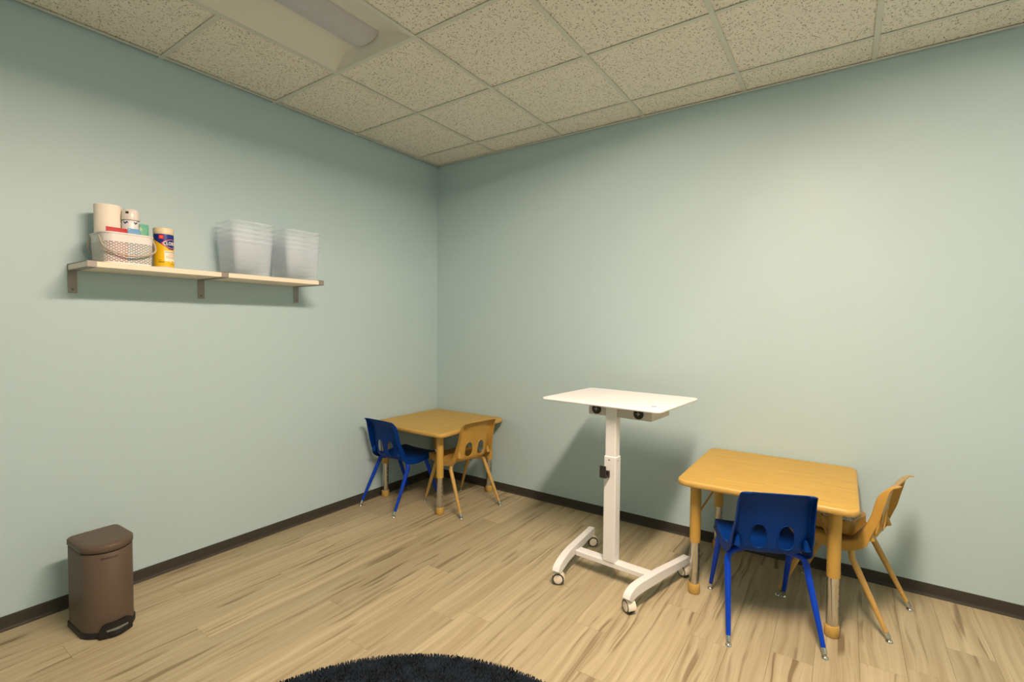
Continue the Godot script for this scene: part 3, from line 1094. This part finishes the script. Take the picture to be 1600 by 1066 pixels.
# ---------------------------------------------------------------- rolling desk
func build_desk() -> void:
	var t := thing("rolling_desk", "white height-adjustable rolling desk on four casters", "desk", Vector3(1.994, 0, 0.780), -4.2)
	# desktop
	var b := MB.new()
	var hh := 0.945
	b.slab(rrect(-0.054, -0.190, 0.692, 0.570, 0.032, 8), [Vector2(-0.012, hh - 0.015), Vector2(-0.003, hh - 0.0135), Vector2(0, hh - 0.0095), Vector2(0, hh - 0.006), Vector2(-0.002, hh - 0.0022), Vector2(-0.006, hh)], true, true)
	part("desktop", b, M.desktop, t)
	b = MB.new()
	b.box(Vector3(0.219, hh + 0.0008, -0.010), Vector3(0.030, 0.0012, 0.034), 0.0003, Transform3D.IDENTITY)
	var st := part("sticker", b, M.sticker, t, "small torn white sticker")
	b = MB.new()
	b.box(Vector3.ZERO, Vector3(0.028, 0.0008, 0.010), 0.0002, Transform3D(Basis(Vector3.UP, 0.9), Vector3(0.217, hh + 0.0017, -0.010)))
	part("sticker_print", b, M.pale, st)
	# box under the desktop with two round black sockets
	var bx := MB.new()
	bx.box(Vector3(0.040, 0.9005, -0.105), Vector3(0.355, 0.057, 0.235), 0.002)
	var box := part("drive_box", bx, M.grey, t)
	for x in [-0.090, 0.148]:
		b = MB.new()
		var tf := Transform3D(Basis(Vector3.RIGHT, PI / 2), Vector3(x, 0.9035, 0.013))
		b.lathe(Vector3.ZERO, [Vector2(0.0, 0.0045), Vector2(0.024, 0.0045), Vector2(0.0265, 0.003), Vector2(0.0270, 0.0)], 28, tf)
		var kn := part("round_socket", b, M.black, box)
		b = MB.new()
		for k in 2:
			b.box(Vector3.ZERO, Vector3(0.020, 0.0016, 0.0012), 0.0, Transform3D(Basis(Vector3.BACK, k * PI / 2), Vector3(x, 0.9035, 0.0180)))
		part("cross_mark", b, M.cap, kn)
	# column: inner and outer tube
	b = MB.new()
	b.box(Vector3(0, 0.79, 0), Vector3(0.060, 0.282, 0.050), 0.003)
	var inn := part("upper_column", b, M.white, t)
	b = MB.new()
	b.lathe(Vector3.ZERO, [Vector2(0.0, 0.0015), Vector2(0.0035, 0.0012), Vector2(0.004, 0.0)], 12, Transform3D(Basis(Vector3.BACK, -PI / 2), Vector3(0.030, 0.915, 0.002)))
	part("screw", b, M.screw, inn)
	b = MB.new()
	b.box(Vector3(0, 0.384, 0), Vector3(0.068, 0.560, 0.058), 0.003)
	var outc := part("lower_column", b, M.white, t)
	b = MB.new()
	b.lathe(Vector3.ZERO, [Vector2(0.0, 0.0012), Vector2(0.0035, 0.001), Vector2(0.004, 0.0)], 12, Transform3D(Basis(Vector3.RIGHT, PI / 2), Vector3(-0.004, 0.645, 0.029)))
	part("screw", b, M.screw, outc)
	b = MB.new()
	b.lathe(Vector3.ZERO, [Vector2(0.0, 0.0012), Vector2(0.0035, 0.001), Vector2(0.004, 0.0)], 12, Transform3D(Basis(Vector3.BACK, -PI / 2), Vector3(0.034, 0.645, 0.004)))
	part("screw", b, M.screw, outc)
	# hook on the front face
	b = MB.new()
	b.box(Vector3(-0.012, 0.572, 0.036), Vector3(0.028, 0.036, 0.016), 0.002)
	b.box(Vector3(-0.016, 0.562, 0.050), Vector3(0.030, 0.012, 0.026), 0.002)
	b.box(Vector3(-0.020, 0.588, 0.066), Vector3(0.036, 0.064, 0.007), 0.002)
	part("hook", b, M.gun, t)
	# base: crossbar and two splayed arched feet
	b = MB.new()
	b.box(Vector3(0.018, 0.090, -0.004), Vector3(0.445, 0.030, 0.056), 0.004)
	part("crossbar", b, M.white, t)
	for s in [-1.0, 1.0]:
		b = MB.new()
		var path := curve([Vector3(0.198 * s, 0.070, 0.236), Vector3(0.200 * s, 0.086, 0.220), Vector3(0.208 * s, 0.0985, 0.165), Vector3(0.225 * s, 0.1025, 0.085), Vector3(0.245 * s, 0.100, -0.04), Vector3(0.268 * s, 0.0965, -0.17), Vector3(0.290 * s, 0.0935, -0.295)], 5)
		var hw := 0.0185
		var rows := [[], [], [], []]
		var cnt := path.size()
		for i in cnt:
			var d: Vector3 = (path[mini(i + 1, cnt - 1)] - path[maxi(i - 1, 0)]).normalized()
			var side := d.cross(Vector3.UP).normalized()
			var up := side.cross(d).normalized()
			var f := float(i) / (cnt - 1)
			var ht := lerpf(0.017, 0.024, smoothstep(0.0, 0.30, f)) * lerpf(1.0, 0.72, smoothstep(0.55, 1.0, f))
			var p: Vector3 = path[i] + Vector3(0.010, 0, 0)
			rows[0].append(p + side * hw + up * ht); rows[1].append(p - side * hw + up * ht)
			rows[2].append(p - side * hw - up * ht); rows[3].append(p + side * hw - up * ht)
		for i in cnt - 1:
			for e in 4:
				var e2 := (e + 1) % 4
				var A: Vector3 = rows[e][i]; var B: Vector3 = rows[e2][i]; var C: Vector3 = rows[e2][i + 1]; var D: Vector3 = rows[e][i + 1]
				var nn := (B - A).cross(D - A).normalized()
				var mid: Vector3 = (path[i] + path[i + 1]) * 0.5 + Vector3(0.010, 0, 0)
				if nn.dot((A + B + C + D) * 0.25 - mid) < 0: nn = -nn
				b.quad(A, B, C, D, nn)
		for i in [0, cnt - 1]:
			var nn: Vector3 = (path[0] - path[1]).normalized() if i == 0 else (path[cnt - 1] - path[cnt - 2]).normalized()
			b.quad(rows[0][i], rows[1][i], rows[2][i], rows[3][i], nn)
		part("foot_bar", b, M.white, t)
	caster(t, Vector3(-0.192, 0, 0.214), 30.0)
	caster(t, Vector3(0.204, 0, 0.214), -32.0)
	caster(t, Vector3(-0.268, 0, -0.282), 45.0)
	caster(t, Vector3(0.290, 0, -0.282), -25.0)

func caster(t: Node3D, at: Vector3, turn: float) -> void:
	var tf := Transform3D(Basis(Vector3.UP, deg_to_rad(turn)), at)
	var b := MB.new()
	# hood over the wheels and its stem
	b.lathe(at + Vector3(0, 0.0, 0), [Vector2(0.0, 0.062), Vector2(0.012, 0.062), Vector2(0.012, 0.080), Vector2(0.0, 0.080)], 16)
	var rows := []
	for i in 13:
		var a := lerpf(-0.25, PI * 0.80, i / 12.0)
		var row := []
		for q in [-0.0205, 0.0205]:
			row.append(tf * Vector3(cos(a) * 0.0335, 0.031 + sin(a) * 0.0335, q))
		rows.append(row)
	b.sheet(rows, func(_i, _j): return true, 0.002, 1.0)
	b.box(Vector3(0, 0.038, 0), Vector3(0.026, 0.05, 0.007), 0.001, tf)
	var c := part("caster", b, M.hub, t)
	for s in [-1.0, 1.0]:
		var w := Transform3D(tf.basis * Basis(Vector3.RIGHT, PI / 2), tf * Vector3(0, 0.031, 0.0125 * s))
		b = MB.new()
		b.lathe(Vector3.ZERO, [Vector2(0.023, -0.0075), Vector2(0.0285, -0.0075), Vector2(0.0305, -0.005), Vector2(0.0305, 0.005), Vector2(0.0285, 0.0075), Vector2(0.023, 0.0075)], 32, w)
		var wheel := part("wheel", b, M.tyre, c)
		b = MB.new()
		b.lathe(Vector3.ZERO, [Vector2(0.0, 0.0086), Vector2(0.020, 0.0082), Vector2(0.0232, 0.0068), Vector2(0.0236, -0.0068), Vector2(0.020, -0.0082), Vector2(0.0, -0.0086)].map(func(p): return Vector2(p.x, p.y)), 32, w)
		part("hub_cap", b, M.hub, wheel)

# ---------------------------------------------------------------- pedal bin
func can_outline(grow: float) -> Array:
	# flat back, rounded corners, bowed front (+x); local x = out from the wall
	var pts := []
	var r := 0.026
	var hw := 0.095 + grow
	var xb := -0.125 - grow
	var xf := 0.070 + grow * 0.5
	var bow := 0.062 + grow * 0.5
	for k in 7:
		var a := lerpf(PI, PI * 1.5, k / 6.0)
		pts.append(Vector2(xb + r + cos(a) * r, -hw + r + sin(a) * r))
	# side, front corner and bow as a superellipse-like curve
	for k in 25:
		var f := k / 24.0
		var z := lerpf(-hw, hw, f)
		var q := absf(f * 2.0 - 1.0)
		var x := xf + bow * (1.0 - q * q) - 0.020 * pow(q, 10.0)
		pts.append(Vector2(x, z))
	for k in 7:
		var a := lerpf(PI * 0.5, PI, k / 6.0)
		pts.append(Vector2(xb + r + cos(a) * r, hw - r + sin(a) * r))
	return outline_of(pts)

func build_trash_can() -> void:
	var t := thing("trash_can", "brown pedal trash can with a flat lid by the left wall", "trash can", Vector3(0.292, 0, 2.449), 2.0)
	var b := MB.new()
	b.slab(can_outline(0.003), [Vector2(-0.004, 0.001), Vector2(0, 0.003), Vector2(0, 0.022), Vector2(-0.003, 0.025)])
	part("base_ring", b, M.black, t)
	b = MB.new()
	b.slab(can_outline(-0.002), [Vector2(0, 0.022), Vector2(0, 0.3595), Vector2(-0.0015, 0.361)])
	part("body", b, M.bin, t)
	b = MB.new()
	b.slab(can_outline(-0.008), [Vector2(0, 0.358), Vector2(0, 0.372)])
	part("lid_gap", b, M.black, t)
	b = MB.new()
	b.slab(can_outline(0.0), [Vector2(-0.001, 0.3672), Vector2(0.0005, 0.3685), Vector2(0, 0.388), Vector2(-0.003, 0.393), Vector2(-0.009, 0.3965), Vector2(-0.016, 0.3985)])
	part("lid", b, M.bin, t)
	# pedal in its black surround on the bowed front
	b = MB.new()
	var rows := []
	for i in 2:
		var row := []
		for k in 17:
			var z := lerpf(-0.052, 0.052, k / 16.0)
			var top := 0.062 - 0.020 * pow(absf(z) / 0.052, 8.0)
			var x := 0.070 + 0.062 * (1.0 - pow(z / 0.095, 2.0)) + 0.006
			row.append(Vector3(x, 0.002 if i == 0 else top, z))
		rows.append(row)
	b.sheet(rows, func(_i, _j): return true, 0.014, -1.0)
	var su := part("pedal_surround", b, M.black, t)
	b = MB.new()
	var low := []
	for k in 13:
		var z := lerpf(-0.041, 0.041, k / 12.0)
		low.append(Vector2(0.070 + 0.062 * (1.0 - pow(z / 0.095, 2.0)) + 0.030 - 0.012 * pow(absf(z) / 0.041, 6.0), z))
	low.append(Vector2(0.118, 0.041))
	low.append(Vector2(0.118, -0.041))
	b.slab(outline_of(low), [Vector2(-0.002, 0.022), Vector2(0, 0.024), Vector2(0, 0.031), Vector2(-0.002, 0.033)])
	b.slab(outline_of(low), [Vector2(-0.004, 0.004), Vector2(-0.002, 0.006), Vector2(-0.002, 0.020), Vector2(-0.004, 0.022)])
	part("pedal", b, M.black, su)
	b = MB.new()
	var strip := []
	for i in 2:
		var row := []
		for k in 13:
			var z := lerpf(-0.038, 0.038, k / 12.0)
			var x := 0.070 + 0.062 * (1.0 - pow(z / 0.095, 2.0)) + (0.0085 if i == 0 else 0.0285)
			row.append(Vector3(x, 0.0335 if i == 1 else 0.0455, z))
		strip.append(row)
	b.sheet(strip, func(_i, _j): return true, 0.0015, -1.0)
	part("pedal_plate", b, M.chrome, su)
	# small dark name printed near the top of the front
	var me := bend(words("SONGMICS", 0.0105, 0.0006, "Droid Sans", 700), func(p: Vector3) -> Vector3:
		var z := 0.0165 - p.x
		return Vector3(0.068 + 0.061 * (1.0 - pow(z / 0.095, 2.0)) + 0.0008 + p.z, 0.3395 + p.y, z))
	part("brand_name", me, M.black, t)

# ---------------------------------------------------------------- shelf and what stands on it
const SY := 1.614       # top of the board
const SZ0 := 1.326
const SZ1 := 2.480

func build_shelf() -> void:
	var t := thing("wall_shelf", "long cream shelf board on three metal brackets on the left wall", "shelf", Vector3(0, SY - 0.024, (SZ0 + SZ1) / 2))
	var b := MB.new()
	var len := SZ1 - SZ0
	b.box(Vector3(0.142, 0.012, 0), Vector3(0.276, 0.024, len - 0.004), 0.001)
	part("board", b, M.shelf, t)
	var w := 0.034
	for z in [SZ1 - w / 2, 1.913, SZ0 + w / 2]:
		b = MB.new()
		var zc: float = z - (SZ0 + SZ1) / 2
		b.box(Vector3(0.1425, 0.0258, zc), Vector3(0.283, 0.003, w), 0.0006)
		b.box(Vector3(0.1425, -0.0018, zc), Vector3(0.283, 0.003, w), 0.0006)
		b.box(Vector3(0.2825, 0.012, zc), Vector3(0.003, 0.0306, w), 0.0006)
		b.box(Vector3(0.0020, -0.040, zc), Vector3(0.003, 0.134, w), 0.0006)
		var br := part("bracket", b, M.alu, t)
		b = MB.new()
		b.lathe(Vector3.ZERO, [Vector2(0.0, 0.0018), Vector2(0.003, 0.0018), Vector2(0.0052, 0.0)], 14, Transform3D(Basis(Vector3.BACK, -PI / 2), Vector3(0.0036, -0.090, zc)))
		part("screw", b, M.screw, br)

func storage_bin(z: float, k: int, label: String, group: String) -> void:
	var t := thing("storage_bin", label, "storage bin", Vector3(0.150, SY + 0.002 + 0.0262 * k, z), 0.0, group)
	var hb := 0.188
	var sx := 0.195
	var sz := 0.200
	var b := MB.new()
	var o := rrect(0, 0, sx, sz, 0.022, 4)
	var th := 0.0016
	b.slab(o, [Vector2(-0.010, 0.0), Vector2(-0.002, 0.002), Vector2(0.0, 0.008), Vector2(0.0150, hb)], true, false)
	part("tub", b, M.clear, t)
	b = MB.new()
	b.slab(o, [Vector2(0.0145, hb - 0.010), Vector2(0.0190, hb - 0.009), Vector2(0.0198, hb - 0.007), Vector2(0.0198, hb - 0.001), Vector2(0.0185, hb + 0.001), Vector2(0.0145, hb + 0.001)], false, false)
	part("rim", b, M.clear, t)
	b = MB.new()
	b.box(Vector3(sx / 2 + 0.022, hb - 0.007, 0), Vector3(0.006, 0.010, 0.030), 0.002)
	part("grip", b, M.clear, t)

func build_shelf_things() -> void:
	var names := ["lowest", "second from the bottom", "middle one", "second from the top", "topmost"]
	for k in 5:
		storage_bin(1.742, k, "clear plastic bin, %s in the left stack on the shelf" % names[k], "clear bins of the left stack")
	for k in 5:
		storage_bin(1.440, k, "clear plastic bin, %s in the right stack on the shelf" % names[k], "clear bins of the right stack")
	# basket with a pierced wall
	var bc := Vector3(0.160, SY + 0.001, 2.318)
	var t := thing("basket", "white pierced plastic basket with a hanging handle on the shelf", "basket", bc)
	var hb := 0.138
	var around := 152
	var up := 45
	var o := rrect(0, 0, 0.200, 0.188, 0.040, 6)
	var per := [0.0]
	for k in o.size(): per.append(per[-1] + o[k][0].distance_to(o[(k + 1) % o.size()][0]))
	var ring := []
	for q in around + 1:
		var s: float = per[-1] * (q % around) / around
		var k := 0
		while per[k + 1] < s: k += 1
		var f: float = (s - per[k]) / maxf(per[k + 1] - per[k], 1e-6)
		var k2 := (k + 1) % o.size()
		ring.append([o[k][0].lerp(o[k2][0], f), o[k][1].lerp(o[k2][1], f).normalized()])
	var pts := []
	for i in up + 1:
		var row := []
		var y := hb * i / up
		for q in around + 1:
			var p: Vector2 = ring[q][0] + ring[q][1] * (0.006 * y / hb)
			row.append(Vector3(p.x, y, p.y))
		pts.append(row)
	var b := MB.new()
	b.sheet(pts, func(i, j):
		if i < 3 or i > 31: return true
		var r: int = (i - 3) / 2
		if (i - 3) % 2 == 1: return true
		return (j + (2 if r % 2 == 0 else 0)) % 4 == 3, 0.0018, 1.0)
	part("pierced_wall", b, M.basket, t)
	b = MB.new()
	b.slab(o, [Vector2(-0.004, 0.0), Vector2(0.0, 0.002), Vector2(0.0, 0.003)])
	part("bottom", b, M.basket, t)
	b = MB.new()
	b.slab(o, [Vector2(0.0045, hb - 0.004), Vector2(0.0090, hb - 0.003), Vector2(0.0100, hb), Vector2(0.0080, hb + 0.003), Vector2(0.0045, hb + 0.002)], false, false)
	part("rim", b, M.basket, t)
	for s in [1.0, -1.0]:
		var path := []
		var rad := []
		for k in 33:
			var f := k / 32.0
			var a := PI * f
			var zz := cos(a) * 0.104
			var dy := sin(a)
			path.append(Vector3(s * (0.060 + 0.068 * pow(dy, 0.7)), hb - 0.014 - 0.088 * pow(dy, 0.85), zz * (1.0 + 0.13 * sin(a * 2.0) * sin(a * 2.0))))
			rad.append(0.0042)
		b = MB.new()
		b.tube(path, rad, 10)
		part("handle", b, M.handle, t)
	# things standing in the basket
	var r := thing("paper_towel_roll", "white roll of paper towels standing in the basket", "paper towels", Vector3(0.119, SY + 0.006, 2.358))
	b = MB.new()
	b.lathe(Vector3.ZERO, [Vector2(0.020, 0.001), Vector2(0.050, 0.0), Vector2(0.052, 0.003), Vector2(0.052, 0.271), Vector2(0.050, 0.275), Vector2(0.020, 0.274)], 40)
	part("paper", b, M.paper, r)
	b = MB.new()
	b.lathe(Vector3.ZERO, [Vector2(0.0202, 0.002), Vector2(0.0202, 0.2735), Vector2(0.018, 0.2735), Vector2(0.018, 0.002)], 24)
	part("core", b, M.handle, r)
	var sp := thing("spray_can", "white aerosol spray can with a pale grey cap in the basket", "spray can", Vector3(0.173, SY + 0.006, 2.287))
	b = MB.new()
	b.lathe(Vector3.ZERO, [Vector2(0.0, 0.0), Vector2(0.031, 0.0), Vector2(0.033, 0.003), Vector2(0.033, 0.195), Vector2(0.031, 0.204), Vector2(0.027, 0.212), Vector2(0.0, 0.214)], 36)
	part("can", b, M.can, sp)
	b = MB.new()
	b.lathe(Vector3.ZERO, [Vector2(0.034, 0.211), Vector2(0.0345, 0.213), Vector2(0.0335, 0.235), Vector2(0.0305, 0.258), Vector2(0.0275, 0.262), Vector2(0.0, 0.263)], 36)
	var cp := part("cap", b, M.cap, sp)
	b = MB.new()
	var va := atan2(3.167 - 2.287, 2.988 - 0.173) + 0.42
	b.box(Vector3.ZERO, Vector3(0.010, 0.012, 0.014), 0.003, Transform3D(Basis(Vector3.UP, -va), Vector3(cos(va) * 0.030, 0.244, sin(va) * 0.030)))
	part("nozzle", b, M.gun, cp)
	b = MB.new()
	for q in [[-0.60, 0.22], [0.62, 0.30]]:
		var a0 := va - 0.42 + float(q[0])
		var rows := []
		for i in 2:
			var row := []
			for k in 9:
				var a := a0 + float(q[1]) * (k / 8.0 * 2.0 - 1.0)
				row.append(Vector3(cos(a) * 0.0334, 0.193 + 0.008 * i + 0.003 * sin(k), sin(a) * 0.0334))
			rows.append(row)
		b.sheet(rows, func(_i, _j): return true, 0.0002, 1.0)
	part("printed_band", b, M.navy, sp)
	pouch("red_packet", "red flat packet standing in the front of the basket", "packet", Vector3(0.236, SY + 0.006, 2.360), 3.0, Vector3(0.012, 0.158, 0.080), M.red)
	pouch("blue_packet", "blue patterned packet standing in the front of the basket", "packet", Vector3(0.228, SY + 0.006, 2.293), -4.0, Vector3(0.012, 0.164, 0.046), M.sky)
	pouch("green_packet", "green and white packet at the right end of the basket", "packet", Vector3(0.204, SY + 0.006, 2.244), 0.0, Vector3(0.010, 0.196, 0.036), M.green)
	# canister of wipes
	var ct := thing("wipes_canister", "yellow and blue canister of cleaning wipes on the shelf", "canister", Vector3(0.170, SY + 0.0005, 2.152))
	b = MB.new()
	b.lathe(Vector3.ZERO, [Vector2(0.0, 0.0), Vector2(0.040, 0.0), Vector2(0.0418, 0.003), Vector2(0.0418, 0.176)], 40)
	part("body", b, M.ivory, ct)
	b = MB.new()
	var rr := 0.0425
	var lab_at := deg_to_rad(-27.0)          # the way the front of the label faces, from +x towards +z
	var rows := []
	var seg := 72
	for k in seg:
		var fa := float(k) / seg
		var fb := float(k + 1) / seg
		var qa := lab_at + (0.5 - fa) * TAU
		var qb := lab_at + (0.5 - fb) * TAU
		var da := Vector3(cos(qa), 0, sin(qa))
		var db := Vector3(cos(qb), 0, sin(qb))
		b.quadn(da * rr + Vector3(0, 0.012, 0), db * rr + Vector3(0, 0.012, 0), db * rr + Vector3(0, 0.170, 0), da * rr + Vector3(0, 0.170, 0), da, db, db, da, Vector2(fa, 1), Vector2(fb, 1), Vector2(fb, 0), Vector2(fa, 0))
	var lb := part("label_wrap", b, M.print, ct)
	var me := bend(words("CLOROX", 0.0235, 0.0006, "Droid Sans", 800), func(p: Vector3) -> Vector3:
		var a := lab_at - p.x * 0.80 / rr
		var d := Vector3(cos(a), 0, sin(a))
		return d * (rr + 0.0006 + p.z) + Vector3(0, 0.012 + 0.113 + p.y, 0))
	part("brand_name", me, M.can, lb)
	b = MB.new()
	b.lathe(Vector3.ZERO, [Vector2(0.0425, 0.174), Vector2(0.0435, 0.175), Vector2(0.0435, 0.196), Vector2(0.0420, 0.2005), Vector2(0.036, 0.2025), Vector2(0.0, 0.203)], 40)
	part("lid", b, M.ivory, ct)

func pouch(called: String, label: String, category: String, at: Vector3, turn: float, size: Vector3, m: Material) -> void:
	var t := thing(called, label, category, at, turn)
	var b := MB.new()
	var rows := []
	for i in 17:
		var row := []
		for j in 13:
			var v := i / 16.0
			var u := j / 12.0 * 2.0 - 1.0
			var puff := sin(clampf(v / 0.90, 0, 1) * PI) * (1.0 - u * u * u * u)
			row.append(Vector3(size.x * 0.5 * puff + 0.0008, v * size.y, u * size.z / 2))
		rows.append(row)
	b.sheet(rows, func(_i, _j): return true, 0.0006, -1.0)
	var back := []
	for rw in rows:
		var q := []
		for p in rw: q.append(Vector3(-p.x, p.y, p.z))
		back.append(q)
	b.sheet(back, func(_i, _j): return true, 0.0006, 1.0)
	for k in b.v.size(): b.uv[k] = Vector2(b.v[k].z * 6.0, b.v[k].y * 6.0)
	part("pouch", b, m, t)
	b = MB.new()
	b.box(Vector3(0, size.y - 0.003, 0), Vector3(0.0026, 0.010, size.z), 0.0005)
	part("seal", b, m, t)
